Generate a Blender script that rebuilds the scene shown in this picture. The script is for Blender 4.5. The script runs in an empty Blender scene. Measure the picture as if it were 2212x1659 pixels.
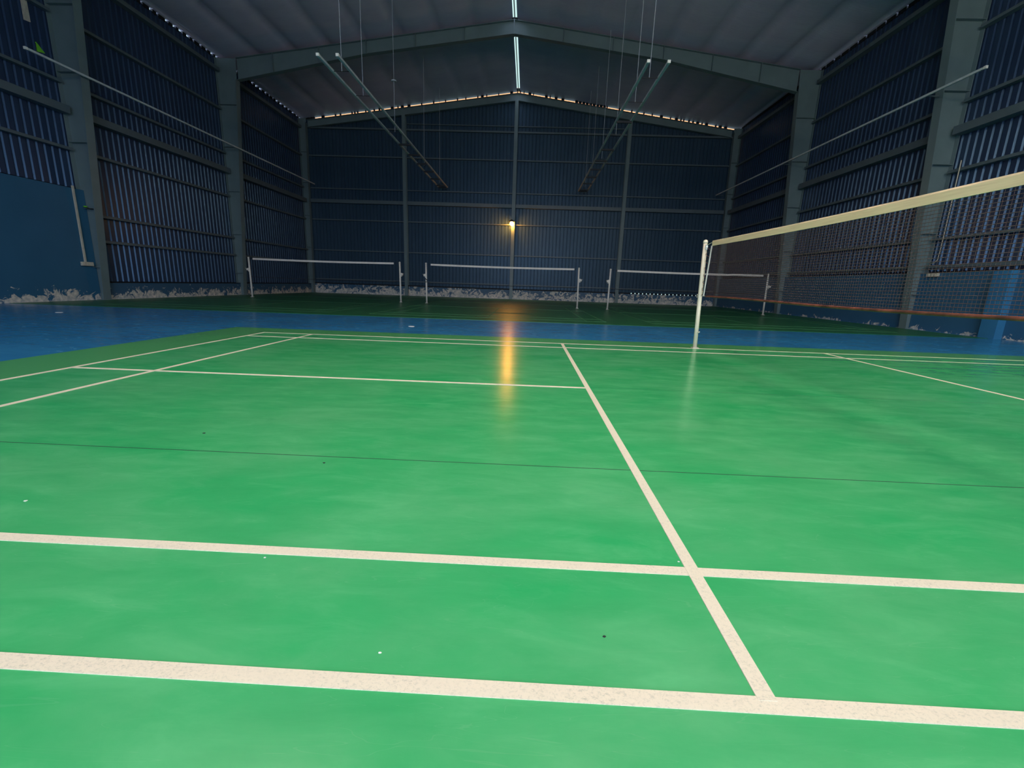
import bpy, bmesh, math, random
from mathutils import Vector, Matrix
rnd = random.Random(7)
S = bpy.context.scene
C = S.collection

def srgb(r, g, b):
    f = lambda c: (c/255/12.92) if c/255 <= .04045 else ((c/255+.055)/1.055)**2.4
    return (f(r), f(g), f(b), 1)

# ------------------------------------------------------------------ camera
# world metres: X along the near court (net at X=0), Y away from the camera, Z up
cam = bpy.data.cameras.new('camera'); camo = bpy.data.objects.new('camera', cam); C.objects.link(camo)
YAW, PITCH, ROLL = .0278, -.2213, -.0339
ca, sa, cb, sb, cc, sc_ = math.cos(YAW), math.sin(YAW), math.cos(PITCH), math.sin(PITCH), math.cos(ROLL), math.sin(ROLL)
R = Matrix(((ca, -sa, 0), (sa, ca, 0), (0, 0, 1))) @ Matrix(((1, 0, 0), (0, cb, -sb), (0, sb, cb))) @ Matrix(((cc, 0, sc_), (0, 1, 0), (-sc_, 0, cc)))
right, fwd, up = R.col[0], R.col[1], R.col[2]
M = Matrix((right, up, -fwd)).transposed().to_4x4(); M.translation = Vector((-2.561, -.7866, .8788))
camo.matrix_world = M
cam.sensor_width = 36; cam.lens = 959.826*36/2212; cam.clip_end = 300; cam.clip_start = .05
S.camera = camo

# ------------------------------------------------------------------ view, sky
S.view_settings.view_transform = 'Standard'; S.view_settings.look = 'None'
S.view_settings.gamma = 1; S.view_settings.use_curve_mapping = False
S.view_settings.exposure = 0.0
S.cycles.use_denoising = True
S.cycles.max_bounces = 8; S.cycles.diffuse_bounces = 4; S.cycles.glossy_bounces = 4
S.cycles.sample_clamp_indirect = 4.0

def nt(mat):
    mat.use_nodes = True; t = mat.node_tree; t.nodes.clear(); return t
def N(t, typ, **kw):
    n = t.nodes.new(typ)
    for k, v in kw.items():
        if k in n.inputs: n.inputs[k].default_value = v
        else: setattr(n, k, v)
    return n
def math_node(t, op, a, b=None, clamp=False):
    n = t.nodes.new('ShaderNodeMath'); n.operation = op; n.use_clamp = clamp
    for i, x in enumerate((a, b)):
        if x is None: continue
        if isinstance(x, (int, float)): n.inputs[i].default_value = x
        else: t.links.new(x, n.inputs[i])
    return n.outputs[0]
def mixc(t, fac, a, b):
    n = t.nodes.new('ShaderNodeMix'); n.data_type = 'RGBA'
    for s, x in ((n.inputs[0], fac), (n.inputs[6], a), (n.inputs[7], b)):
        if isinstance(x, (int, float)): s.default_value = x
        elif isinstance(x, tuple): s.default_value = x
        else: t.links.new(x, s)
    return n.outputs[2]

# evening sky: orange glow low in the direction of the end wall, pale blue-white elsewhere
W = bpy.data.worlds.new('evening_sky'); S.world = W; t = nt(W)
tc = N(t, 'ShaderNodeTexCoord'); sx = N(t, 'ShaderNodeSeparateXYZ'); t.links.new(tc.outputs['Generated'], sx.inputs[0])
azim = math_node(t, 'ARCTAN2', sx.outputs[0], sx.outputs[1])
n_az = N(t, 'ShaderNodeMapRange', interpolation_type='SMOOTHSTEP'); t.links.new(math_node(t, 'ABSOLUTE', azim), n_az.inputs[0])
n_az.inputs[1].default_value = .40; n_az.inputs[2].default_value = .46; n_az.inputs[3].default_value = 1; n_az.inputs[4].default_value = 0
n_el = N(t, 'ShaderNodeMapRange', interpolation_type='SMOOTHSTEP'); t.links.new(sx.outputs[2], n_el.inputs[0])
n_el.inputs[1].default_value = .354; n_el.inputs[2].default_value = .360; n_el.inputs[3].default_value = 1; n_el.inputs[4].default_value = 0
glow = math_node(t, 'MULTIPLY', math_node(t, 'MULTIPLY', n_az.outputs[0], n_el.outputs[0]), math_node(t, 'GREATER_THAN', sx.outputs[2], .12))
n_r = N(t, 'ShaderNodeMapRange', interpolation_type='SMOOTHSTEP'); t.links.new(azim, n_r.inputs[0])
n_r.inputs[1].default_value = .3; n_r.inputs[2].default_value = .5
sky = mixc(t, n_r.outputs[0], (.62, .9, .88, 1), (.35, .33, .36, 1))
sky = mixc(t, glow, sky, (1.9, .82, .36, 1))
# the open sky behind the viewpoint, seen only through the added doorway, is raised brighter and bluer as fill
n_b = N(t, 'ShaderNodeMapRange', interpolation_type='SMOOTHSTEP'); t.links.new(sx.outputs[1], n_b.inputs[0])
n_b.inputs[1].default_value = -.1; n_b.inputs[2].default_value = -.3
sky = mixc(t, n_b.outputs[0], sky, (4.6, 5.6, 7.2, 1))
bg = N(t, 'ShaderNodeBackground', Strength=1.0); t.links.new(sky, bg.inputs[0])
out = N(t, 'ShaderNodeOutputWorld'); t.links.new(bg.outputs[0], out.inputs[0])

# portal in the added doorway of the back wall: guides the sampling of the sky light that enters there
pl_ = bpy.data.lights.new('fill_door_portal', 'AREA'); pl_.shape = 'RECTANGLE'; pl_.size = 10; pl_.size_y = 6; pl_.cycles.is_portal = True
po = bpy.data.objects.new('fill_door_portal', pl_); C.objects.link(po); po.location = (-3.5, -8.05, 3.0); po.rotation_euler = (math.radians(90), 0, 0)

# lamp settings (the lamps themselves are built below in their builders)
TUBE_COLOR = (1.0, .89, .72)
TUBE_STRENGTH = 365.0
LAMP_STRENGTH = 280.0

# ------------------------------------------------------------------ materials
def principled(name, base, rough=.5, metal=0, spec=.5, tint=None, coat=0):
    m = bpy.data.materials.new(name); t = nt(m)
    p = N(t, 'ShaderNodeBsdfPrincipled'); o = N(t, 'ShaderNodeOutputMaterial'); t.links.new(p.outputs[0], o.inputs[0])
    p.inputs['Base Color'].default_value = base; p.inputs['Roughness'].default_value = rough
    p.inputs['Metallic'].default_value = metal; p.inputs['Specular IOR Level'].default_value = spec
    p.inputs['Coat Weight'].default_value = coat
    if tint: p.inputs['Specular Tint'].default_value = tint
    return m, t, p
def noise(t, scale, detail=4, rough=.5, vec=None, mapping=None, dist=0):
    g = N(t, 'ShaderNodeNewGeometry'); v = g.outputs['Position']
    if mapping:
        mp = N(t, 'ShaderNodeMapping'); mp.inputs['Scale'].default_value = mapping; t.links.new(v, mp.inputs[0]); v = mp.outputs[0]
    n = N(t, 'ShaderNodeTexNoise', Scale=scale, Detail=detail, Roughness=rough, Distortion=dist)
    t.links.new(v, n.inputs['Vector']); return n.outputs[0]
def ramp(t, val, a, b, lo=0., hi=1.):
    n = N(t, 'ShaderNodeMapRange'); t.links.new(val, n.inputs[0])
    n.inputs[1].default_value = a; n.inputs[2].default_value = b; n.inputs[3].default_value = lo; n.inputs[4].default_value = hi
    return n.outputs[0]
def add_bump(t, p, h, strength=.2, dist=.01):
    b = N(t, 'ShaderNodeBump', Strength=strength, Distance=dist); t.links.new(h, b.inputs['Height']); t.links.new(b.outputs[0], p.inputs['Normal'])

def varied(name, c1, c2, rough, scale=3, lo=.35, hi=.65, bump=0, mapping=None, **kw):
    m, t, p = principled(name, c1, rough, **kw)
    n = noise(t, scale, 5, .55, mapping=mapping)
    t.links.new(mixc(t, ramp(t, n, lo, hi), c1, c2), p.inputs['Base Color'])
    if bump: add_bump(t, p, noise(t, scale*20, 3), bump, .003)
    return m

# near green mat: court green, duller green outside the lines
def court_green(name, inner1, inner2, outer, box=None, rough=.34):
    m, t, p = principled(name, inner1, rough, spec=.40)
    n = noise(t, 1.1, 6, .6, mapping=(1, 1.6, 1))
    n2 = noise(t, 5, 7, .62, mapping=(.55, 1.5, 1), dist=.4)
    col = mixc(t, ramp(t, n, .35, .68), inner1, inner2)
    pale = tuple(min(1, c*1.16+.02) for c in inner2[:3])+(1,); deep = tuple(c*.86 for c in inner1[:3])+(1,)
    col = mixc(t, ramp(t, n2, .50, .75, 0, .6), col, pale)
    col = mixc(t, ramp(t, n2, .48, .25, 0, .6), col, deep)
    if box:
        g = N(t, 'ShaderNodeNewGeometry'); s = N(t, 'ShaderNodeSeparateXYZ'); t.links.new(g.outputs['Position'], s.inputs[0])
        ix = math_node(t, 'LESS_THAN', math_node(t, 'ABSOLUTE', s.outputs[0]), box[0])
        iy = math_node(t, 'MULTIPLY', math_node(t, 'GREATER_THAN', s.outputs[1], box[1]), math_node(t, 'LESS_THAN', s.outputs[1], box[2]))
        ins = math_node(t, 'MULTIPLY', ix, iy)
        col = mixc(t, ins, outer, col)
    # fine scuffs: thin pale scratches
    sc = noise(t, 2.2, 2, .5, mapping=(.6, 5, 1), dist=1.5)
    scr = math_node(t, 'LESS_THAN', math_node(t, 'ABSOLUTE', math_node(t, 'SUBTRACT', sc, .5)), .0022)
    col = mixc(t, math_node(t, 'MULTIPLY', scr, .04), col, (.6, .75, .6, 1))
    t.links.new(col, p.inputs['Base Color'])
    add_bump(t, p, noise(t, 90, 2), .06, .002)
    return m
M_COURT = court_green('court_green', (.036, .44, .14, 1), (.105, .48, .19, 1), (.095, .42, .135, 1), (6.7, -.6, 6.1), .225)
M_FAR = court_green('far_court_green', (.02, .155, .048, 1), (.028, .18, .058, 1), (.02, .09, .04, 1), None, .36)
def blue_floor():
    m, t, p = principled('blue_floor', srgb(24, 92, 160), .22, spec=.5)
    n = noise(t, .8, 5, .6, mapping=(1, 1.4, 1)); n2 = noise(t, 7, 4, .6, mapping=(.4, 3, 1))
    col = mixc(t, ramp(t, n, .35, .65), (.026, .215, .48, 1), (.04, .27, .56, 1))
    col = mixc(t, math_node(t, 'MULTIPLY', ramp(t, n2, .6, .8), .25), col, (.08, .22, .38, 1))
    t.links.new(col, p.inputs['Base Color'])
    t.links.new(ramp(t, n2, .3, .7, .16, .28), p.inputs['Roughness'])
    add_bump(t, p, noise(t, 12, 3, mapping=(.5, 1, 1)), .03, .01)
    return m
M_BLUE = blue_floor()
def line_paint(name, c, dirt, amt=.55):
    m, t, p = principled(name, c, .6)
    n = noise(t, 130, 4, .8, mapping=(.8, 1.2, 1), dist=.8); n2 = noise(t, 4, 2)
    f = math_node(t, 'MULTIPLY', ramp(t, n, .50, .66), ramp(t, n2, .4, .6, .5, 1))
    t.links.new(mixc(t, math_node(t, 'MULTIPLY', f, amt), c, dirt), p.inputs['Base Color'])
    return m
M_LINE = line_paint('white_line_paint', (.90, .79, .62, 1), (.46, .44, .33, 1))
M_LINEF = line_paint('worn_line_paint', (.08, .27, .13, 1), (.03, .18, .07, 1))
M_SEAM = principled('mat_seam', (.006, .06, .028, 1), .7)[0]
# walls
M_SHEET = varied('blue_steel_sheet', (.021, .040, .090, 1), (.028, .050, .104, 1), .32, 1.5, mapping=(1, 1, .15), spec=.62, tint=(.38, .66, 1, 1))
M_SHEETE = varied('dark_blue_steel_sheet', (.030, .060, .098, 1), (.038, .070, .11, 1), .38, 1.5, mapping=(1, 1, .15), spec=.5, tint=(.45, .7, 1, 1))
M_GIRT = varied('grey_blue_primer', (.09, .13, .155, 1), (.105, .145, .17, 1), .45, 3)
M_STEEL = varied('grey_teal_paint', (.13, .19, .21, 1), (.15, .215, .235, 1), .42, 2)
M_RAFT = M_STEEL
M_DARK = principled('dark_gap', (.006, .008, .012, 1), .8)[0]
def peeling(name, blue1, blue2, thr0, thr1, height, sx_=1.0):
    m, t, p = principled(name, blue1, .5)
    g = N(t, 'ShaderNodeNewGeometry'); s = N(t, 'ShaderNodeSeparateXYZ'); t.links.new(g.outputs['Position'], s.inputs[0])
    n = noise(t, 3.4, 9, .66, dist=1.4); n2 = noise(t, .45, 2, .5); n3 = noise(t, 9, 5, .6)
    h = ramp(t, s.outputs[2], 0, height, 0, 1)
    v = math_node(t, 'ADD', math_node(t, 'SUBTRACT', n, math_node(t, 'MULTIPLY', h, .45)), math_node(t, 'MULTIPLY', math_node(t, 'SUBTRACT', n2, .5), .35))
    mask = ramp(t, v, thr0, thr1)
    col = mixc(t, ramp(t, noise(t, .9, 3), .3, .7), blue1, blue2)
    pl = mixc(t, ramp(t, n3, .35, .65), (.80, .72, .63, 1), (.36, .39, .39, 1))
    t.links.new(mixc(t, mask, col, pl), p.inputs['Base Color'])
    add_bump(t, p, mask, .5, .004)
    return m
PB1, PB2 = (.03, .10, .19, 1), (.038, .115, .21, 1)
M_PLINTH = peeling('peeling_blue_plinth', PB1, PB2, .40, .43, .9)
M_PLINTHE = peeling('heavily_peeling_plinth', PB1, PB2, .385, .41, 1.4)
M_PANEL = peeling('painted_plaster', (.022, .115, .22, 1), (.028, .13, .245, 1), .40, .43, .75)
M_PANELR = peeling('painted_plaster_right', (.026, .115, .22, 1), (.032, .13, .245, 1), .50, .53, .45)
M_PIER = varied('light_blue_plaster', (.028, .17, .35, 1), (.033, .19, .38, 1), .5, 2)
# roof
def roof_mat():
    m, t, p = principled('roof_insulation', (.115, .10, .15, 1), .5, metal=0, spec=.5)
    n = noise(t, 1.2, 5, .6, mapping=(.35, 1.2, 1)); n2 = noise(t, 6, 4, .6, mapping=(.3, 3, 1))
    c = mixc(t, ramp(t, n, .3, .7), (.56, .53, .74, 1), (.66, .63, .82, 1))
    c = mixc(t, math_node(t, 'MULTIPLY', ramp(t, n2, .5, .8), .25), c, (.40, .38, .52, 1))
    t.links.new(c, p.inputs['Base Color']); add_bump(t, p, n2, .25, .02)
    return m
M_ROOF = roof_mat()
M_PURLIN = principled('dark_purlin', (.03, .03, .045, 1), .6)[0]
# objects
M_POST = varied('cream_post_paint', (.93, .80, .63, 1), (.85, .72, .55, 1), .38, 6)
M_POSTF = varied('white_post_paint', (.75, .72, .68, 1), (.62, .60, .57, 1), .4, 6)
M_TAPE = varied('cream_canvas_tape', (.98, .72, .46, 1), (.88, .62, .38, 1), .8, 14, mapping=(1, .3, 6))
M_TAPEF = varied('white_canvas_tape', (.78, .74, .72, 1), (.7, .66, .62, 1), .8, 10)
M_NET = principled('dark_brown_cord', (.095, .052, .048, 1), .85)[0]
M_NETF = principled('black_net_cord', (.015, .013, .015, 1), .9)[0]
M_RED = varied('red_brown_cord', (.32, .085, .05, 1), (.10, .03, .02, 1), .7, 8)
M_ROPE = varied('cream_rope', (.8, .7, .58, 1), (.6, .5, .4, 1), .8, 30)
M_RAIL = varied('galvanised_rail', (.62, .68, .70, 1), (.5, .56, .58, 1), .35, 5)
M_CAP = principled('white_plastic_cap', (.85, .85, .8, 1), .5)[0]
M_RUNG = principled('black_steel', (.012, .014, .018, 1), .5)[0]
M_WIRE = principled('steel_wire', (.42, .45, .52, 1), .5, metal=0)[0]
M_CREAM = varied('cream_plastic', (.60, .56, .46, 1), (.5, .46, .38, 1), .5, 8)
M_LIME = principled('lime_plastic', (.16, .55, .03, 1), .5)[0]
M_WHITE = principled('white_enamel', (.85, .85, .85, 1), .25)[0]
M_SLIT_SWITCH = varied('offwhite_slit_and_switch', (.62, .58, .50, 1), (.45, .42, .36, 1), .8, 9)  # off-white shared by the switches and the painted daylight strip
M_CRUMB = principled('dark_rubber_crumb', (.01, .02, .015, 1), .8)[0]
M_CHIP = principled('white_chip', (.8, .85, .75, 1), .7)[0]
def emit(name, col, s):
    m = bpy.data.materials.new(name); t = nt(m)
    e = N(t, 'ShaderNodeEmission', Strength=s); e.inputs[0].default_value = (*col, 1)
    o = N(t, 'ShaderNodeOutputMaterial'); t.links.new(e.outputs[0], o.inputs[0]); return m
M_TUBE = emit('lit_tube', TUBE_COLOR, TUBE_STRENGTH)
M_BULB = emit('glowing_bulb', (1.0, .37, .045), LAMP_STRENGTH)

# ------------------------------------------------------------------ mesh helpers
def bx(bm, x0, x1, y0, y1, z0, z1):
    vs = [bm.verts.new(p) for p in ((x0,y0,z0),(x1,y0,z0),(x1,y1,z0),(x0,y1,z0),(x0,y0,z1),(x1,y0,z1),(x1,y1,z1),(x0,y1,z1))]
    for f in ((0,3,2,1),(4,5,6,7),(0,1,5,4),(1,2,6,5),(2,3,7,6),(3,0,4,7)): bm.faces.new([vs[i] for i in f])
def prism(bm, a, b, w=.02, h=None, upv=(0, 0, 1)):
    """bar of rectangular section from a to b"""
    h = w if h is None else h
    a, b = Vector(a), Vector(b); d = (b-a).normalized(); u = Vector(upv)
    if abs(d.dot(u)) > .99: u = Vector((1, 0, 0))
    s = d.cross(u).normalized(); u = s.cross(d)
    vs = [bm.verts.new(p + s*i*w/2 + u*j*h/2) for p in (a, b) for i, j in ((-1,-1),(1,-1),(1,1),(-1,1))]
    for f in ((0,1,2,3),(7,6,5,4),(0,4,5,1),(1,5,6,2),(2,6,7,3),(3,7,4,0)): bm.faces.new([vs[i] for i in f])
def tube(bm, pts, r, n=10, cap=True):
    pts = [Vector(p) for p in pts]; rings = []
    for i, p in enumerate(pts):
        d = (pts[min(i+1, len(pts)-1)] - pts[max(i-1, 0)]).normalized()
        u = Vector((0, 0, 1)) if abs(d.z) < .95 else Vector((1, 0, 0))
        s = d.cross(u).normalized(); u = s.cross(d)
        rr = r[i] if isinstance(r, (list, tuple)) else r
        rings.append([bm.verts.new(p + s*math.cos(2*math.pi*k/n)*rr + u*math.sin(2*math.pi*k/n)*rr) for k in range(n)])
    for a, b in zip(rings, rings[1:]):
        for k in range(n): bm.faces.new((a[k], a[(k+1) % n], b[(k+1) % n], b[k]))
    if cap: bm.faces.new(rings[0][::-1]); bm.faces.new(rings[-1])
def ball(bm, c, r, sz=1, seg=14):
    ret = bmesh.ops.create_uvsphere(bm, u_segments=seg, v_segments=seg//2+1, radius=r)
    for v in ret['verts']: v.co = Vector((v.co.x, v.co.y, v.co.z*sz)) + Vector(c)
def poly(bm, pts, y0, y1, axis='y'):
    """extrude a closed outline (list of 2-tuples) along an axis"""
    P = (lambda a, b, c: (a, c, b)) if axis == 'y' else ((lambda a, b, c: (c, a, b)) if axis == 'x' else (lambda a, b, c: (a, b, c)))
    A = [bm.verts.new(P(a, b, y0)) for a, b in pts]; B = [bm.verts.new(P(a, b, y1)) for a, b in pts]; n = len(pts)
    bm.faces.new(A); bm.faces.new(B[::-1])
    for i in range(n): bm.faces.new((A[i], B[i], B[(i+1) % n], A[(i+1) % n]))
def obj(name, fn, mat, parent=None, loc=None, smooth=False, bevel=0):
    bm = bmesh.new(); fn(bm); bmesh.ops.recalc_face_normals(bm, faces=bm.faces)
    me = bpy.data.meshes.new(name); bm.to_mesh(me); bm.free()
    me.materials.append(mat)
    if smooth:
        for p in me.polygons: p.use_smooth = True
    o = bpy.data.objects.new(name, me); C.objects.link(o)
    if loc: o.location = loc
    if parent: o.parent = parent
    if bevel:
        b = o.modifiers.new('bevel', 'BEVEL'); b.width = bevel; b.segments = 2; b.limit_method = 'ANGLE'
    return o
def empty(name, loc=(0, 0, 0)):
    o = bpy.data.objects.new(name, None); C.objects.link(o); o.location = loc; o.empty_display_size = .1; return o
def tag(o, label, cat, group=None):
    o['label'] = label; o['category'] = cat
    if group: o['group'] = group
    return o
def struct(o, label=None):
    o['kind'] = 'structure'
    if label: o['label'] = label
    return o
def copy_tree(o, loc, parent=None):
    c = o.copy(); C.objects.link(c)
    if parent: c.parent = parent
    else: c.location = loc
    for ch in list(o.children): copy_tree(ch, None, c)
    return c

# ------------------------------------------------------------------ dimensions
XL, XR, XM = -15.6, 8.6, -3.5          # cladding planes and ridge
Y0, Y1 = -8.0, 26.15                   # back wall, end wall
RZ, SL = 11.1, .134
def rz(x): return RZ - SL*abs(x-XM)
FR = [-7.7, -1.0, 5.75, 12.5, 19.25, 25.92]   # portal frames
GZ = [1.72, 2.45, 4.15, 5.15, 5.85, 7.52]

# ------------------------------------------------------------------ floor and courts
fl = struct(obj('floor', lambda b: bx(b, XL-.1, XR+.1, Y0-.1, Y1+.1, -.12, 0), M_BLUE), 'glossy blue painted concrete floor of the hall')
obj('outside_apron', lambda b: bx(b, XL-20, XR+20, Y0-30, Y0-.1, -.12, -.02), varied('grey_concrete', (.22, .21, .2, 1), (.3, .29, .28, 1), .8, 2), fl)

LW = .042
def near_lines():
    r = empty('court_mat', (0, 3, 0)); tag(r, 'bright green badminton court mat with white lines in the foreground', 'court mat')
    def P(name, fn, mat): o = obj(name, fn, mat, r); o.location = (0, -3, 0); return o
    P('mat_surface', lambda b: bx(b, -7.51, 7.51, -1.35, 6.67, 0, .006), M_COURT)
    k = [0]
    def line(x0, x1, y0, y1):
        k[0] += 1; z = .0075 + k[0]*.0001
        P('court_line', lambda b: bx(b, x0, x1, y0, y1, .0055, z), M_LINE)
    h = LW/2
    for y in (.02, .48, 5.62, 6.08): line(-6.70, 6.70, y-h, y+h)
    line(-6.70, -2.0, 3.05-h, 3.05+h); line(2.0, 6.70, 3.05-h, 3.05+h)
    for x in (-6.68, -5.91, 5.92, 6.68): line(x-h, x+h, 0.0, 6.10)
    for x in (-2.0, 1.98): line(x-h, x+h, .03, 6.10)
    P('seam', lambda b: bx(b, -7.5, 7.5, 1.268, 1.273, .0055, .0066), M_SEAM)
    P('seam', lambda b: bx(b, -1.9, 7.5, 3.082, 3.0845, .0055, .0063), M_SEAM)
near_lines()

def far_lines():
    r = empty('court_mat', (-3.5, 18, 0)); tag(r, 'dark green mat carrying three side by side courts before the end wall', 'court mat')
    def P(name, fn, mat): o = obj(name, fn, mat, r); o.location = (3.5, -18, 0); return o
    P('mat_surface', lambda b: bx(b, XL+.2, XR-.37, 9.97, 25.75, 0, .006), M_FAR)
    k = 0; h = .02
    for x0 in (-13.83, -6.63, .67):
        x1 = x0+6.1
        segs = [(x, x, 10.76, 24.16) for x in (x0+.02, x0+.48, x1-.48, x1-.02)]
        segs += [(x0+3.05, x0+3.05, 10.76, 15.48), (x0+3.05, x0+3.05, 19.44, 24.16)]
        segs += [(x0, x1, y, y) for y in (10.78, 11.54, 15.46, 19.46, 23.38, 24.14)]
        for a, b_, c, d in segs:
            k += 1; z = .0072+k*.00008
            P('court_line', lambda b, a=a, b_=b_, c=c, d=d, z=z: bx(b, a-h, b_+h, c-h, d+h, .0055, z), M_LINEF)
far_lines()

# ------------------------------------------------------------------ cladding sheets
def sheet_side(x, out, y0, y1, z0, z1, pitch=.2, gw=.075, gd=.034):
    """vertical trapezoid sheet in plane x; grooves pushed outward (sign out)"""
    def fn(b):
        prof = []; y = y0
        while y < y1 - pitch*.5:
            prof += [(y, 0), (y+pitch-gw, 0), (y+pitch-gw*.68, 1), (y+pitch-gw*.36, 1)]; y += pitch
        prof.append((y1, 0))
        lo = [b.verts.new((x+out*gd*d, yy, z0)) for yy, d in prof]; hi = [b.verts.new((x+out*gd*d, yy, z1)) for yy, d in prof]
        for i in range(len(prof)-1): b.faces.new((lo[i], lo[i+1], hi[i+1], hi[i]))
    return fn
def sheet_end(y, x0, x1, z0, topf, pitch=.2, gw=.062, gd=.034, out=1):
    def fn(b):
        prof = []; x = x0
        while x < x1 - pitch*.5:
            prof += [(x, 0), (x+pitch-gw, 0), (x+pitch-gw*.72, 1), (x+pitch-gw*.28, 1)]; x += pitch
        prof.append((x1, 0))
        lo = [b.verts.new((xx, y+out*gd*d, z0)) for xx, d in prof]; hi = [b.verts.new((xx, y+out*gd*d, topf(xx))) for xx, d in prof]
        for i in range(len(prof)-1): b.faces.new((lo[i], lo[i+1], hi[i+1], hi[i]))
    return fn
def outer_skin(fn, parent, mat=M_DARK): return obj('outer_skin', fn, mat, parent)

def closure_strip(segs, y_or_x, kind):
    """solid blocks that leave slits of daylight between them"""
    def fn(b):
        for a, c in segs:
            if kind == 'L': bx(b, XL-.06, XL+.02, a, c, 9.40, 9.62)
            elif kind == 'R': bx(b, XR-.02, XR+.06, a, c, 9.40, 9.62)
    return fn
def dash_blocks(a, b, pat):
    """cover fraction pattern along a..b ; returns solid segments"""
    segs = []; p = a
    while p < b:
        openl, solid = pat(p)
        segs.append((p, min(b, p+solid))); p += solid+openl
    return segs

def girt(parent, a, b, h, d, inward):
    """C-section girt from a to b, h high, d deep, opening downwards side"""
    a, b = Vector(a), Vector(b)
    def fn(bm):
        n = Vector(inward)
        t_ = .012
        # web (inner face), top and bottom flanges
        prism(bm, a+n*d, b+n*d, t_, h, (0, 0, 1)) if abs(n.x) > .5 or abs(n.y) > .5 else None
        for s in (1, -1):
            prism(bm, a+n*d/2+Vector((0, 0, s*(h/2-t_/2))), b+n*d/2+Vector((0, 0, s*(h/2-t_/2))), d, t_, (0, 0, 1))
    return obj('girt', fn, M_GIRT, parent)

def side_wall(name, x, sgn):
    # sgn = +1 when the hall lies on +x side of the wall
    out = -sgn
    label = 'left wall of dark blue ribbed steel sheets on grey girts above painted plaster' if sgn > 0 else 'right wall of dark blue ribbed steel sheets on grey girts above blue plaster'
    w = struct(obj(name, lambda b: bx(b, x+out*.12, x+out*.09, Y0, Y1, 0, 9.36), M_DARK), label)
    for i in range(len(FR)-1):
        ya, yb = FR[i], FR[i+1]
        if sgn > 0: zb = 3.14 if i <= 2 else .54
        else: zb = 1.60
        obj('sheet_panel', sheet_side(x, out, ya, yb, zb, 9.455), M_SHEET, w)
        px_ = x+sgn*.14
        m = (M_PANEL if zb > 3 else M_PLINTH) if sgn > 0 else M_PANELR
        obj('plaster_panel', lambda b: bx(b, x-sgn*.08, px_, ya+.02, yb-.02, 0, zb-.04), m, w)
        for z in GZ:
            if z < zb: continue
            hh, dd = (.20, .24) if z == 5.15 else (.075, .14)
            girt(w, (x+sgn*.01, ya+.14, z), (x+sgn*.01, yb-.14, z), hh, dd, (sgn, 0, 0))
        girt(w, (x+sgn*.01, ya+.14, 8.95), (x+sgn*.01, yb-.14, 8.95), .13, .20, (sgn, 0, 0))
        if zb < 1: obj('drip_edge', lambda b: bx(b, x-sgn*.02, x+sgn*.16, ya+.05, yb-.05, zb-.035, zb-.012), M_DARK, w)
    # daylight slits under the eave
    def pat(p):
        if sgn > 0:
            return (rnd.uniform(.07, .20), rnd.uniform(.12, .30)) if p > 14 else (.05, .6)
        return (rnd.uniform(.04, .08), rnd.uniform(.22, .42)) if p < 19.5 else (.02, .8)
    obj('eave_closure', closure_strip(dash_blocks(Y0, 25.95, pat), None, 'L' if sgn > 0 else 'R'), M_DARK, w)
    return w
WL = side_wall('wall_left', XL, 1)
WR = side_wall('wall_right', XR, -1)
obj('wall_pier', lambda b: bx(b, XR-.32, XR-.13, 9.90, 10.28, 0, 1.56), M_PIER, WR)['label'] = 'light blue plaster pier'

def end_wall():
    w = struct(obj('wall_end', lambda b: bx(b, XL, XR, Y1+.09, Y1+.12, .60, 9.36), M_DARK), 'gabled end wall of dark blue ribbed steel sheets above a peeling plinth')
    poly_g = lambda b: poly(b, [(XL, 9.36), (XR, 9.36), (XR, rz(XR)-.12), (XM, RZ-.12), (XL, rz(XL)-.12)], Y1+.09, Y1+.12)
    obj('gable_backing', poly_g, M_DARK, w)
    obj('sheet_panel', sheet_end(Y1, XL, XR, .60, lambda x: rz(x)-.10), M_SHEETE, w)
    obj('plaster_panel', lambda b: bx(b, XL, XR, Y1-.10, Y1+.12, 0, .535), M_PLINTHE, w)
    obj('drip_edge', lambda b: bx(b, XL, 3.35, Y1-.12, Y1+.12, .535, .60), M_DARK, w)
    def holes(b):
        x = 3.35
        while x < 8.3:
            bx(b, x, x+.15 if x < 7.6 else x+.19, Y1-.02, Y1+.10, .535, .60); x += .222
    obj('drip_edge', holes, M_DARK, w)
    cols = [XL+.3, -9.72, -3.55, 2.62, XR-.3]
    yy = Y1-.01
    for i in range(4):
        a, c = cols[i]+.11, cols[i+1]-.11
        for z, hh, dd in [(.82, .055, .12), (2.47, .06, .14), (4.17, .06, .14), (5.17, .19, .24), (5.86, .055, .12), (7.57, .06, .14), (9.0, .08, .14)]:
            girt(w, (a, yy, z), (c, yy, z), hh, dd, (0, -1, 0))
        if i in (1, 2): girt(w, (a, yy, 9.3), (c, yy, 9.3), .04, .10, (0, -1, 0))
    # blocks between the sheet top and the roof, leaving slits of evening light
    def fn(b):
        x = XL
        while x < XR:
            d = abs(x-XM)
            faint = -1.6 < x-1.0 < .2 or x < -15.0
            op = rnd.choice((.10, .14, .22, .40, .6)) if not faint else .03
            so = rnd.choice((.05, .06, .08, .15)) if not faint else .16
            x2 = min(XR, x+so)
            poly(b, [(x, rz(x)-.11), (x2, rz(x2)-.11), (x2, rz(x2)+.01), (x, rz(x)+.01)], Y1-.04, Y1+.06)
            x = x2+op
    obj('gable_closure', fn, M_DARK, w)
    return w
WE = end_wall()

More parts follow.
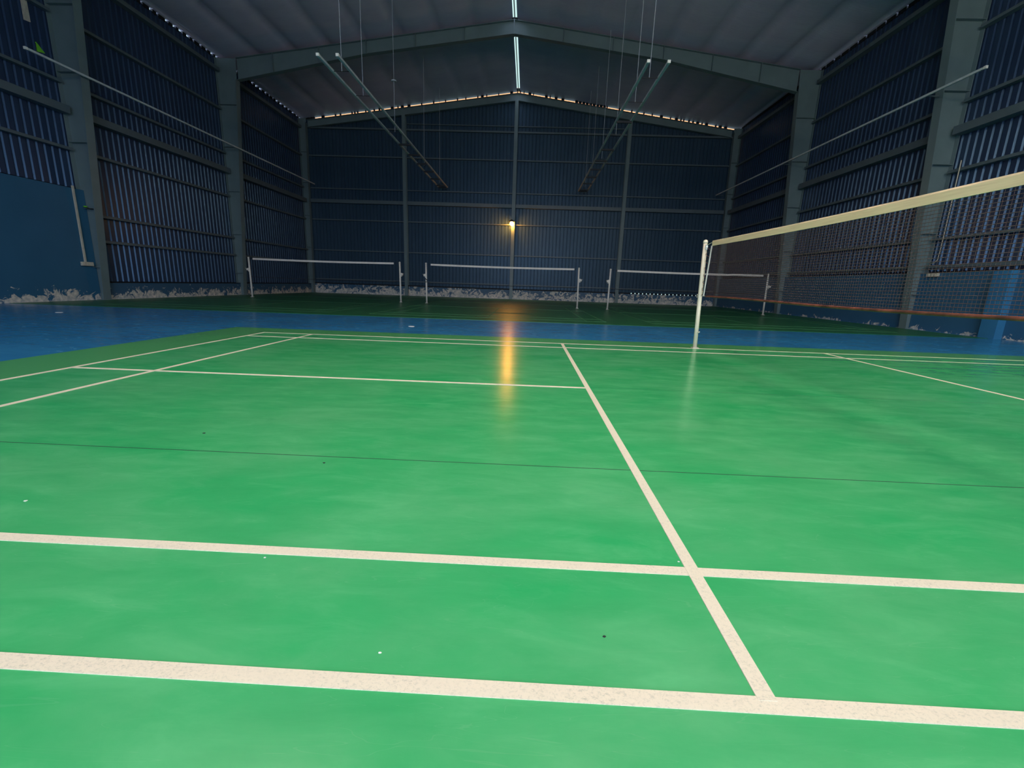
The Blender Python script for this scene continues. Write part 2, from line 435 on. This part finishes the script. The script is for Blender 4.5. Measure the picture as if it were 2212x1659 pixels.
FILL_DOOR = (XM-5.0, XM+5.0, 6.0)  # doorway added in the unseen back wall to let in fill daylight
def back_wall():
    def fn(b):
        bx(b, XL, FILL_DOOR[0], Y0-.12, Y0-.06, 0, 9.4); bx(b, FILL_DOOR[1], XR, Y0-.12, Y0-.06, 0, 9.4)
        bx(b, FILL_DOOR[0], FILL_DOOR[1], Y0-.12, Y0-.06, FILL_DOOR[2], 9.4)
        poly(b, [(XL, 9.4), (XR, 9.4), (XR, rz(XR)), (XM, RZ), (XL, rz(XL))], Y0-.12, Y0-.06)
    w = struct(obj('wall_back', fn, M_SHEET), 'blue steel wall with a wide open doorway added for fill daylight behind the viewpoint')
    obj('fill_door_frame', lambda b: (bx(b, FILL_DOOR[0]-.1, FILL_DOOR[0], Y0-.14, Y0, 0, FILL_DOOR[2]), bx(b, FILL_DOOR[1], FILL_DOOR[1]+.1, Y0-.14, Y0, 0, FILL_DOOR[2]), bx(b, FILL_DOOR[0]-.1, FILL_DOOR[1]+.1, Y0-.14, Y0, FILL_DOOR[2], FILL_DOOR[2]+.12)), M_STEEL, w)
back_wall()

# ------------------------------------------------------------------ roof
PUR = [.14+1.48*k for k in range(9)]
def roof():
    def side(b, s):
        xs = [.085]
        edges = [p for p in PUR if p > .2] + [12.16]
        prev = .085
        prof = [(.085, 0.0)]
        for e in edges:
            for k in range(1, 9):
                u = k/8; sag = -.13*(1-(2*u-1)**2)**.55
                prof.append((prev+(e-prev)*u, sag))
            prev = e
        prof[-1] = (12.16, -.0)
        # flatten the last strip so that it meets the eave
        ys = [Y0] + [Y0+(Y1+.12-Y0)*i/30 for i in range(1, 31)]
        grid = []
        for y in ys:
            grid.append([b.verts.new((XM+s*d, y, RZ-SL*d+.10-(.05 if d > 12 else 0)+sg*(1 if d < 11.9 else .2)+ .006*math.sin(y*2.3+d*1.7) if y < 25.7 else RZ-SL*d-.02)) for d, sg in prof])
        for r0, r1 in zip(grid, grid[1:]):
            for i in range(len(prof)-1): b.faces.new((r0[i], r0[i+1], r1[i+1], r1[i]))
        # opaque outer skin
        A = [b.verts.new((XM+s*d, y, RZ-SL*d+.22)) for y in (Y0-.2, Y1+.2) for d in (.10, 12.3)]
        b.faces.new((A[0], A[1], A[3], A[2]))
    c = obj('ceiling', lambda b: (side(b, 1), side(b, -1)), M_ROOF, smooth=True)
    struct(c, 'pitched roof lined with purple grey insulation sagging between purlins')
    for s in (1, -1):
        for d in PUR[1:]:
            x = XM+s*d
            obj('purlin', lambda b: bx(b, x-.03, x+.03, Y0, 25.98, rz(x)+.11, rz(x)+.16), M_PURLIN, c)
    obj('ridge_strip', lambda b: bx(b, XM-.018, XM+.018, Y0, Y1, RZ-.02, RZ+.02), M_GIRT, c)
    obj('ridge_cover', lambda b: (bx(b, XM-.11, XM+.11, 19.5, 20.55, RZ+.02, RZ+.06), bx(b, XM-.11, XM+.11, Y0, 15.5, RZ+.02, RZ+.06), bx(b, XM-.11, XM+.11, 26.0, Y1+.2, RZ+.02, RZ+.06)), M_DARK, c)
    return c
roof()

# ------------------------------------------------------------------ portal frames
def col_in(z): return .28 + .55*min(z, 8.75)/8.75         # depth of the tapered column
def column(y, sgn, label, end=False):
    xo = (XL+.03) if sgn > 0 else (XR-.03)
    r = empty('steel_column', (xo, y, 0)); tag(r, label, 'column', 'tapered portal frame columns along the side walls')
    hw = .125; k = .55 if end else 1.0
    dep = lambda z: sgn*(.28+(.55*k if not end else .12)*min(z, 8.75)/8.75)
    H = 9.42
    obj('web', lambda b: poly(b, [(0, 0), (dep(0)-sgn*.012, 0), (dep(8.75)-sgn*.012, H), (0, H)], -.006, .006), M_STEEL, r)
    obj('outer_flange', lambda b: bx(b, -.008, .008, -hw, hw, 0, H-.02), M_STEEL, r)
    zt = 8.62 if not end else 9.2
    obj('inner_flange', lambda b: poly(b, [(dep(0)-sgn*.014, 0), (dep(0), 0), (dep(zt), zt), (dep(zt)-sgn*.014, zt)], -hw, hw), M_STEEL, r)
    for z in (.96, 2.6, 4.35, 6.1, 7.7):
        obj('stiffener', lambda b: (bx(b, *sorted((.008*sgn, dep(z)-sgn*.012)), -hw, -.006, z-.007, z+.007)), M_STEEL, r)
    obj('base_plate', lambda b: bx(b, *sorted((-.05*sgn, dep(0)+sgn*.05)), -hw-.04, hw+.04, 0, .02), M_STEEL, r)
    return r
names = {4: 'second column from the end', 3: 'nearest visible column'}
LAB = {
 (5, 1): 'slim grey column in the far left corner beside the end wall',
 (5, -1): 'slim grey column in the far right corner beside the end wall',
 (4, 1): 'tall tapered grey column on left wall halfway to the end wall',
 (4, -1): 'tall tapered grey column on right wall, seen left of the nearer one through the net',
 (3, 1): 'tapered grey column on left wall nearest the viewer, beside the cream conduit',
 (3, -1): 'tapered grey column on right wall nearest the viewer, beside the cream switch box'}
for i, y in enumerate(FR):
    for s in (1, -1):
        column(y, s, LAB.get((i, s), 'tapered grey column on the %s wall behind the viewpoint, row %s' % ('left' if s > 0 else 'right', ('at the back', 'next to the back', 'level with the near net')[min(i, 2)])), end=(i == 5))

def rafter(y, label, end=False):
    r = empty('roof_rafter', (XM, y, RZ)); tag(r, label, 'roof beam', 'portal frame rafters under the roof')
    hw = .11
    if end:
        pts = [(0, .0), (5.9, .0), (11.75, .0)]; depth = lambda d: .34
        gap = .235
    else:
        depth = lambda d: .46 if d < 5.9 else .46+(.32)*(d-5.9)/(11.35-5.9); gap = .20
    ds = [0, 5.9, 11.22 if not end else 11.6]
    top = lambda d: -SL*d-gap
    bot = lambda d: top(d)-depth(d)
    for s in (1, -1):
        out = [(s*d, top(d)) for d in ds]+[(s*d, bot(d)) for d in reversed(ds)]
        obj('web', lambda b: poly(b, out, -.006, .006), M_RAFT, r)
        obj('top_flange', lambda b: [poly(b, [(s*a, top(a)), (s*c, top(c)), (s*c, top(c)+.014), (s*a, top(a)+.014)], -hw, hw) for a, c in zip(ds, ds[1:])], M_RAFT, r)
        obj('bottom_flange', lambda b: [poly(b, [(s*a, bot(a)-.014), (s*c, bot(c)-.014), (s*c, bot(c)), (s*a, bot(a))], -hw, hw) for a, c in zip(ds, ds[1:])], M_RAFT, r)
        if not end:
            for d in (1.95, 3.9, 5.88, 7.8, 9.7):
                obj('stiffener', lambda b: bx(b, s*d-.006, s*d+.006, -hw, -.006, bot(d), top(d)), M_RAFT, r)
    if not end: obj('ridge_splice', lambda b: bx(b, -.02, .02, -hw-.01, hw+.01, bot(0)-.03, top(0)+.02), M_RAFT, r)
    return r
RL = ['roof rafter over the back of the hall', 'roof rafter above the viewpoint', 'roof rafter over the near court', 'roof rafter between the two nearest columns, above the frame', 'broad grey gabled rafter crossing the hall under the roof', 'thin dark gabled rafter against the end wall under the orange daylight slits']
for i, y in enumerate(FR): rafter(y if i < 5 else 25.95, RL[i], end=(i == 5))

def gable_post(x, label):
    r = empty('gable_post', (x, 25.93, 0)); tag(r, label, 'column', 'slender posts of the end wall')
    H = rz(x)-.235-.36
    obj('web', lambda b: bx(b, -.005, .005, -.12, .12, 0, H), M_STEEL, r)
    obj('front_flange', lambda b: bx(b, -.095, .095, -.135, -.12, 0, H), M_STEEL, r)
    obj('rear_flange', lambda b: bx(b, -.095, .095, .12, .135, 0, H), M_STEEL, r)
    obj('base_plate', lambda b: bx(b, -.13, .13, -.16, .14, 0, .015), M_STEEL, r)
gable_post(-9.72, 'slender grey end wall post left of the orange lamp')
gable_post(-3.55, 'slender grey end wall post in the centre, behind the orange lamp')
gable_post(2.62, 'slender grey end wall post right of the orange lamp')

# ------------------------------------------------------------------ the orange lamp on the end wall
def wall_lamp():
    r = empty('wall_lamp', (-3.62, 25.62, 4.2)); tag(r, 'small glowing orange bulb on the central post of the end wall', 'lamp')
    obj('bulb', lambda b: ball(b, (0, 0, 0), .11), M_BULB, r, smooth=True)
    obj('added_shade', lambda b: tube(b, [(0, 0, .10), (0, 0, .16), (0, 0, .21)], [.19, .10, .03], 20), M_RUNG, r, smooth=True)  # shade added to keep the lamp's light off the ceiling
    obj('socket', lambda b: tube(b, [(0, .06, .03), (0, .12, .06)], .035, 12), M_RUNG, r)
    obj('bracket', lambda b: (prism(b, (0, .10, .06), (.06, .175, .06), .03), bx(b, .0, .12, .165, .178, -.03, .15)), M_RUNG, r)
wall_lamp()

# ------------------------------------------------------------------ hanging light rails
def light_rail(x, ya, yb, z, label, rungs, wires, ringed=None, dx=.235, tubes=False):
    r = empty('light_rail', (x, ya, z)); tag(r, label, 'light rail', 'suspended light rails under the roof')
    L = yb-ya
    for s in (-1, 1):
        rail = obj('rail', lambda b: (bx(b, s*dx-.03, s*dx+.03, .06, L, -.025, .03)), M_RAIL, r)
        obj('end_cap', lambda b: bx(b, s*dx-.035, s*dx+.035, 0, .07, -.03, .035), M_CAP, rail)
        if tubes:
            pass
    for y in rungs: obj('rung', lambda b: bx(b, -dx, dx, y-ya-.03, y-ya+.03, -.075, -.012), M_RUNG, r)
    for y in wires:
        h = obj('hanger_wire', lambda b: tube(b, [(0, y-ya, 0), (0, y-ya, rz(x)-z+.02)], .008, 6), M_WIRE, r)
        obj('hanger_bar', lambda b: bx(b, -dx, dx, y-ya-.006, y-ya+.006, -.006, .006), M_RUNG, h)
        if ringed and abs(y-ringed) < .01:
            obj('wire_disc', lambda b: tube(b, [(0, y-ya, 1.60), (0, y-ya, 1.64)], .09, 14), M_WIRE, h)
    return r
light_rail(-7.50, 10.95, 25.6, 6.0, 'suspended twin light rail with dark rungs, hanging left of the centre', [17.7, 19.1, 20.5, 21.9, 23.4, 24.9, 25.4], [11.8, 13.3, 16.42, 21.0, 24.6], 16.42)
light_rail(.25, 10.95, 25.6, 6.0, 'suspended twin light rail with dark rungs, hanging right of the centre', [14.75, 17.71, 19.25, 20.67, 22.14, 23.5, 25.0, 25.4], [11.8, 13.3, 16.1, 19.1, 22.0, 24.6])
def side_rail(x, label, cols):
    r = empty('side_rail', (x, 10.9, 6.0)); tag(r, label, 'light rail', 'single light rails beside the side walls')
    obj('rail', lambda b: bx(b, -.022, .022, .05, 14.8, -.025, .025), M_RAIL, r)
    obj('end_cap', lambda b: bx(b, -.027, .027, 0, .06, -.03, .03), M_CAP, r)
    s = -1 if x < XM else 1
    for y in (12.5, 19.25, 25.6):
        reach = (XL+.03+.28+.38) if s < 0 else (XR-.03-.28-.38)
        obj('support_arm', lambda b: bx(b, *sorted((0, reach-x)), y-10.9-.015, y-10.9+.015, -.012, .012), M_GIRT, r)
side_rail(-14.80, 'long thin pale rail running along the left wall in front of the columns', None)
side_rail(7.56, 'long thin pale rail running along the right wall in front of the columns', None)

# lit fluorescent battens hanging over the near court (above the picture)
def lit_batten(x, y, z, label):
    r = empty('lit_batten', (x, y, z)); tag(r, label, 'lamp', 'lit fluorescent battens over the near court')
    obj('housing', lambda b: bx(b, -.62, .62, -.09, .09, .03, .08), M_WHITE, r)
    for s in (-1, 1): obj('tube', lambda b: tube(b, [(-.6, s*.05, 0), (.6, s*.05, 0)], .016, 8), M_TUBE, r)
    for s in (-1, 1): obj('hanger_wire', lambda b: tube(b, [(s*.5, 0, .08), (s*.5, 0, rz(x+s*.5)-z)], .004, 6), M_WIRE, r)
BAT = [(-5.4, 3.2), (-1.8, 3.2), (2.0, 3.2), (5.8, 3.2), (-3.2, -.4), (1.0, -.4), (5.0, -.4)]
for i, (x, y) in enumerate(BAT):
    lit_batten(x, y, 6.6, 'lit twin tube batten above the near court, %s row, place %s from the left' % ('front' if y > 1 else 'back', ('one', 'two', 'three', 'four')[i if i < 4 else i-4]))

# ------------------------------------------------------------------ nets and posts
def net_post(x, y, h, r0, lean, mat, label, wside, near=False):
    r = empty('net_post', (x, y, .006)); tag(r, label, 'net post', None if near else 'posts of the three far courts')
    lx, ly = lean
    P = lambda z: (lx*z/h, ly*z/h, z)
    obj('pole', lambda b: tube(b, [P(0), P(h*.33), P(h*.66), P(h-.02)], r0, 20), mat, r, smooth=True)
    obj('cap', lambda b: tube(b, [P(h-.03), P(h-.01), P(h+.012), P(h+.022)], [r0*1.12, r0*1.15, r0*.95, r0*.4], 20), mat, r, smooth=True)
    obj('base_plate', lambda b: bx(b, -r0*1.5, r0*1.5, -r0*1.5, r0*1.5, 0, .014), mat if not near else M_CREAM, r)
    if near:
        obj('hook', lambda b: (tube(b, [(lx*.15, ly*.15-r0, .24), (lx*.15+.02, -r0-.012, .245), (.03, -r0-.01, .26)], .006, 8), ball(b, (.03, -r0*.6, .25), .012)), M_CREAM, r)
        z = .79
        obj('cleat', lambda b: (bx(b, -.035, -.02, -.02+ly*.5, .02+ly*.5, z-.03, z+.03), tube(b, [(-.05, ly*.5, z-.02), (-.03, ly*.5, z), (-.05, ly*.5, z+.02)], .006, 6)), M_CREAM, r)
        obj('pulley', lambda b: (bx(b, -.012, .012, -r0-.03+ly*.95, -r0*.6+ly*.95, h-.12, h-.05), tube(b, [(-.014, -r0-.012+ly*.95, h-.085), (.014, -r0-.012+ly*.95, h-.085)], .022, 14)), M_WHITE, r)
    else:
        s = wside; zc = 1.10
        obj('winch', lambda b: (tube(b, [(s*(r0+.005), -.02, zc), (s*(r0+.075), -.02, zc)], .05, 14), bx(b, *sorted((s*r0*.5, s*(r0+.03))), -.03, .03, zc-.08, zc+.06)), mat, r)
        obj('crank_handle', lambda b: tube(b, [(s*(r0+.075), -.02, zc), (s*(r0+.10), -.04, zc+.02), (s*(r0+.10), -.08, zc+.05)], .007, 6), mat, r)
    return r

def net_grid(bm, P, n_h, n_v, r, rv=None):
    """P(u,v) -> Vector ; horizontal and vertical cords as thin 4-sided tubes"""
    K = 24
    for j in range(n_h+1):
        v = j/n_h
        tube(bm, [P(k/K, v) for k in range(K+1)], r, 4, False)
    for i in range(n_v+1):
        u = i/n_v
        tube(bm, [P(u, k/4) for k in range(5)], rv or r, 4, False)

# near net: runs from the far sideline post towards and past the right edge of the picture
def near_net():
    px0 = .05
    NY, NH = 6.13, 1.585
    net_post(px0, NY, NH, .030, (-.005, .075), M_POST, 'tall cream net post on the far sideline of the foreground court', 1, near=True)
    net_post(px0, -.04, NH, .030, (0, -.06), M_POST, 'cream net post on the near sideline, right of the view', 1, near=True)
    ya, yb = 5.95, .10
    r = empty('badminton_net', (px0, 3.05, 0)); tag(r, 'brown badminton net with cream top tape hanging across the foreground court', 'net')
    def top(u): return 1.575 - .028*math.sin(math.pi*u)
    def bot(u): return .795 - .012*math.sin(math.pi*u) + .006*math.sin(u*9)
    Y = lambda u: (ya+(yb-ya)*u) - 3.05
    def tape(b):
        K = 40; prev = None
        for k in range(K+1):
            u = k/K; z = top(u); y = Y(u)
            w = .004+.0015*math.sin(k*1.3)
            ring = [b.verts.new(p) for p in ((-w, y, z-.070), (-w*1.2, y, z-.01), (0, y, z+.002), (w*1.2, y, z-.01), (w, y, z-.070))]
            if prev:
                for i in range(4): b.faces.new((prev[i], ring[i], ring[i+1], prev[i+1]))
                b.faces.new((prev[4], ring[4], ring[0], prev[0]))
            else: b.faces.new(ring)
            prev = ring
        b.faces.new(prev[::-1])
    obj('top_tape', tape, M_TAPE, r, smooth=False)
    side_in = lambda u: u
    P = lambda u, v: Vector((.004*math.sin(u*14)*v, Y(u), (top(u)-.068)*(1-v)+bot(u)*v))
    obj('netting', lambda b: net_grid(b, P, 30, 220, .0020, .0011), M_NET, r)
    obj('bottom_cord', lambda b: tube(b, [(0, Y(k/40), bot(k/40)) for k in range(41)], .013, 8), M_RED, r, smooth=True)
    # side tape that slants towards the foot of the net, laced to the pole
    obj('side_tape', lambda b: prism(b, (0, 6.045-3.05, .80), (0, ya-3.05+.012, 1.51), .012, .026, (0, 1, 0)), M_TAPEF, r)
    def lace(b):
        pts = []
        for k in range(15):
            z = 1.50-k*.05
            pts.append((.0, ya-3.05+.025+(1.5-z)*.11 if k % 2 else NY-3.05-.036+.0473*z, z))
        tube(b, pts, .0035, 5)
    obj('lacing', lace, M_RED, r)
    obj('top_cord', lambda b: tube(b, [(0, ya-3.05, top(0)-.02), (0, NY-3.05+.034, 1.53), (0, NY-3.05+.028, 1.40), (0, NY-3.05-.001, .79)], .005, 6), M_ROPE, r)
    obj('top_cord', lambda b: tube(b, [(0, Y(1), top(1)-.02), (0, -3.05-.06, 1.53)], .005, 6), M_ROPE, r)
    obj('bottom_tie', lambda b: tube(b, [(0, ya-3.05, .80), (0, NY-3.05+.0, .80)], .005, 6), M_ROPE, r)
near_net()

FARP = [(-13.87, -7.71), (-6.65, -.55), (.66, 6.84)]
FY = 17.46
pl = [('far court net post nearest the left wall', 'left court net post that stands left of the centre court'),
      ('far court net post left of the centre, wrapped with a black strap', 'centre court net post right of the orange lamp'),
      ('right court net post that stands next to the centre court', 'far court net post seen through the near net, by the right wall')]
nl = ['far net with thin white top tape nearest the left wall', 'far net with thin white top tape below the orange lamp', 'far net with thin white top tape behind the near post']
for i, (xa, xb) in enumerate(FARP):
    net_post(xa, FY, 1.57, .034, (.02 if i == 2 else -.02, 0), M_POSTF, pl[i][0], -1)
    net_post(xb, FY, 1.57, .034, (-.02, 0), M_POSTF, pl[i][1], 1)
    r = empty('badminton_net', ((xa+xb)/2, FY, 0)); tag(r, nl[i], 'net', 'nets of the three far courts')
    cx = (xa+xb)/2
    ta, tb = [(-13.72, -7.97), (-6.48, -.75), (.95, 6.63)][i]
    top = lambda x: 1.56-.02*math.sin(math.pi*(x-ta)/(tb-ta)) if ta < x < tb else 1.56
    def tape(b):
        K = 20
        for k in range(K):
            x0, x1 = ta+(tb-ta)*k/K, ta+(tb-ta)*(k+1)/K
            poly(b, [(x0-cx, top(x0)-.07), (x1-cx, top(x1)-.07), (x1-cx, top(x1)), (x0-cx, top(x0))], -.005, .005)
    obj('top_tape', tape, M_TAPEF, r)
    P = lambda u, v: Vector((ta+(tb-ta)*u-cx, 0, (top(ta+(tb-ta)*u)-.07)*(1-v)+.80*v))
    obj('netting', lambda b: net_grid(b, P, 15, 115, .0007), M_NETF, r)
    obj('bottom_cord', lambda b: tube(b, [(xa-cx+.03, 0, .84), (ta-cx, 0, .81), (0, 0, .79), (tb-cx, 0, .81), (xb-cx-.04, 0, .84)], .009, 6), M_NETF, r)
    obj('top_cord', lambda b: (tube(b, [(xa-cx+(.05 if i == 2 else .01)+.006, 0, 1.55), (ta-cx, 0, 1.53)], .004, 5), tube(b, [(tb-cx, 0, 1.53), (xb-cx-.055, 0, 1.55)], .004, 5)), M_NETF, r)
    if i == 1: obj('strap', lambda b: (prism(b, (xa-cx-.04, -.045, .98), (xa-cx+.045, -.045, .90), .012, .03), prism(b, (xa-cx-.045, -.045, .84), (xa-cx+.05, -.045, .86), .012, .025)), M_NETF, r)

# ------------------------------------------------------------------ small things on the walls
def conduit_left():
    r = empty('cable_conduit', (XL+.16, 12.14, 3.16)); tag(r, 'straight cream cable conduit running down the left plaster wall', 'conduit')
    obj('pipe', lambda b: bx(b, -.01, .03, -.022, .022, -2.06, 0), M_CREAM, r)
    r = empty('switch_box', (XL+.16, 12.17, 1.04)); tag(r, 'flat cream switch box under the conduit on the left wall', 'switch box')
    obj('box', lambda b: bx(b, -.01, .06, -.17, .17, -.055, .055), M_CREAM, r, bevel=.008)
    for y in (-.09, 0, .09): obj('switch', lambda b: bx(b, .06, .068, y-.025, y+.025, -.03, .03), M_SLIT_SWITCH, r)
    obj('lead', lambda b: tube(b, [(.03, .16, -.04), (.04, .2, -.07), (.03, .26, -.075)], .01, 6), M_RUNG, r)
conduit_left()
def conduit_right():
    r = empty('cable_conduit', (XR-.20, 11.97, 1.75)); tag(r, 'thin cream cable curving down beside the right column behind the net', 'conduit')
    obj('pipe', lambda b: tube(b, [(0, 0, 2.6), (0, .0, 2.2), (0, .0, 1.2), (0, 0, .35), (0, .02, .14), (0, .10, .06), (0, .24, .04)], .012, 8), M_CREAM, r, smooth=True)
    r = empty('switch_box', (XR-.14, 12.06, 1.49)); tag(r, 'flat cream switch box on the right plaster wall behind the net', 'switch box')
    obj('box', lambda b: bx(b, -.06, .01, -.17, .17, -.05, .05), M_CREAM, r, bevel=.008)
    for y in (-.09, 0, .09): obj('switch', lambda b: bx(b, -.068, -.06, y-.025, y+.025, -.03, .03), M_SLIT_SWITCH, r)
    obj('lead', lambda b: tube(b, [(-.02, .08, .04), (-.02, .16, .12), (-.02, .2, .2)], .008, 6), M_RUNG, r)
conduit_right()
r = empty('lime_clip', (XL+.38, 12.37, 2.62)); tag(r, 'small lime green clip on a dark arm on the left column', 'clip')
obj('clip', lambda b: ball(b, (-.13, -.03, .02), .05, .5, 12), M_LIME, r, smooth=True)
obj('arm', lambda b: tube(b, [(-.14, -.03, 0), (-.05, -.01, -.03), (.06, .0, -.03)], .012, 6), M_RUNG, r)
r = empty('lime_pennant', (-14.80, 11.25, 6.026)); tag(r, 'tiny lime green triangular pennant standing on the left side rail', 'pennant')
obj('flag', lambda b: poly(b, [(-.06, .02), (.13, .06), (-.05, .23)], -.012, .012, 'x'), M_LIME, r)
obj('stick', lambda b: tube(b, [(0, -.06, 0), (0, -.06, .2)], .006, 6), M_RUNG, r)
tag(obj('daylight_strip', lambda b: poly(b, [(-.08, -.62), (.08, -.60), (.07, .62), (-.07, .62)], 0, .012, 'x'), M_SLIT_SWITCH, None, (XL+.005, 11.85, 7.62)), 'narrow off-white strip painted for a daylight slit high on the left wall sheet', 'daylight strip')  # bright daylight slit put in as a flat off-white strip

# shiny discs set in the blue floor, crumbs and chips on the court
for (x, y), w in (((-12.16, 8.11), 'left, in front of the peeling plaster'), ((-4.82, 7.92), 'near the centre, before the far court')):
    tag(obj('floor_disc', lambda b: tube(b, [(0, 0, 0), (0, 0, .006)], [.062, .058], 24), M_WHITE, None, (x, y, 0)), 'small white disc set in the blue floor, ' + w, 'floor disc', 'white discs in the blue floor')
def crumb(x, y, r, mat, label, cat):
    def fn(b):
        ball(b, (0, 0, 0), r, .4, 8)
        for v in b.verts: v.co += Vector((rnd.uniform(-.25, .25)*r, rnd.uniform(-.25, .25)*r, 0)); v.co.x *= 1.3
    tag(obj(cat.replace(' ', '_'), fn, mat, None, (x, y, .006+r*.3)), label, cat)
crumb(-2.33, .19, .0035, M_CRUMB, 'dark crumb on the green mat between the two nearest white lines', 'crumb')
crumb(-4.34, 1.52, .006, M_CRUMB, 'dark crumb on the green mat left of centre, just beyond the seam', 'crumb')
crumb(-3.51, 1.19, .005, M_CRUMB, 'dark crumb on the green mat just in front of the seam', 'crumb')
crumb(-2.88, .10, .003, M_CHIP, 'tiny white chip nearest the viewer, beyond the nearest white line', 'white chip')
crumb(-3.36, .44, .003, M_CHIP, 'tiny white chip touching the near edge of the second white line', 'white chip')
crumb(-4.45, .71, .005, M_CHIP, 'tiny white chip at the left edge, beyond the second white line', 'white chip')
crumb(-2.03, .53, .003, M_CHIP, 'tiny white chip beside the white line crossing on the right', 'white chip')
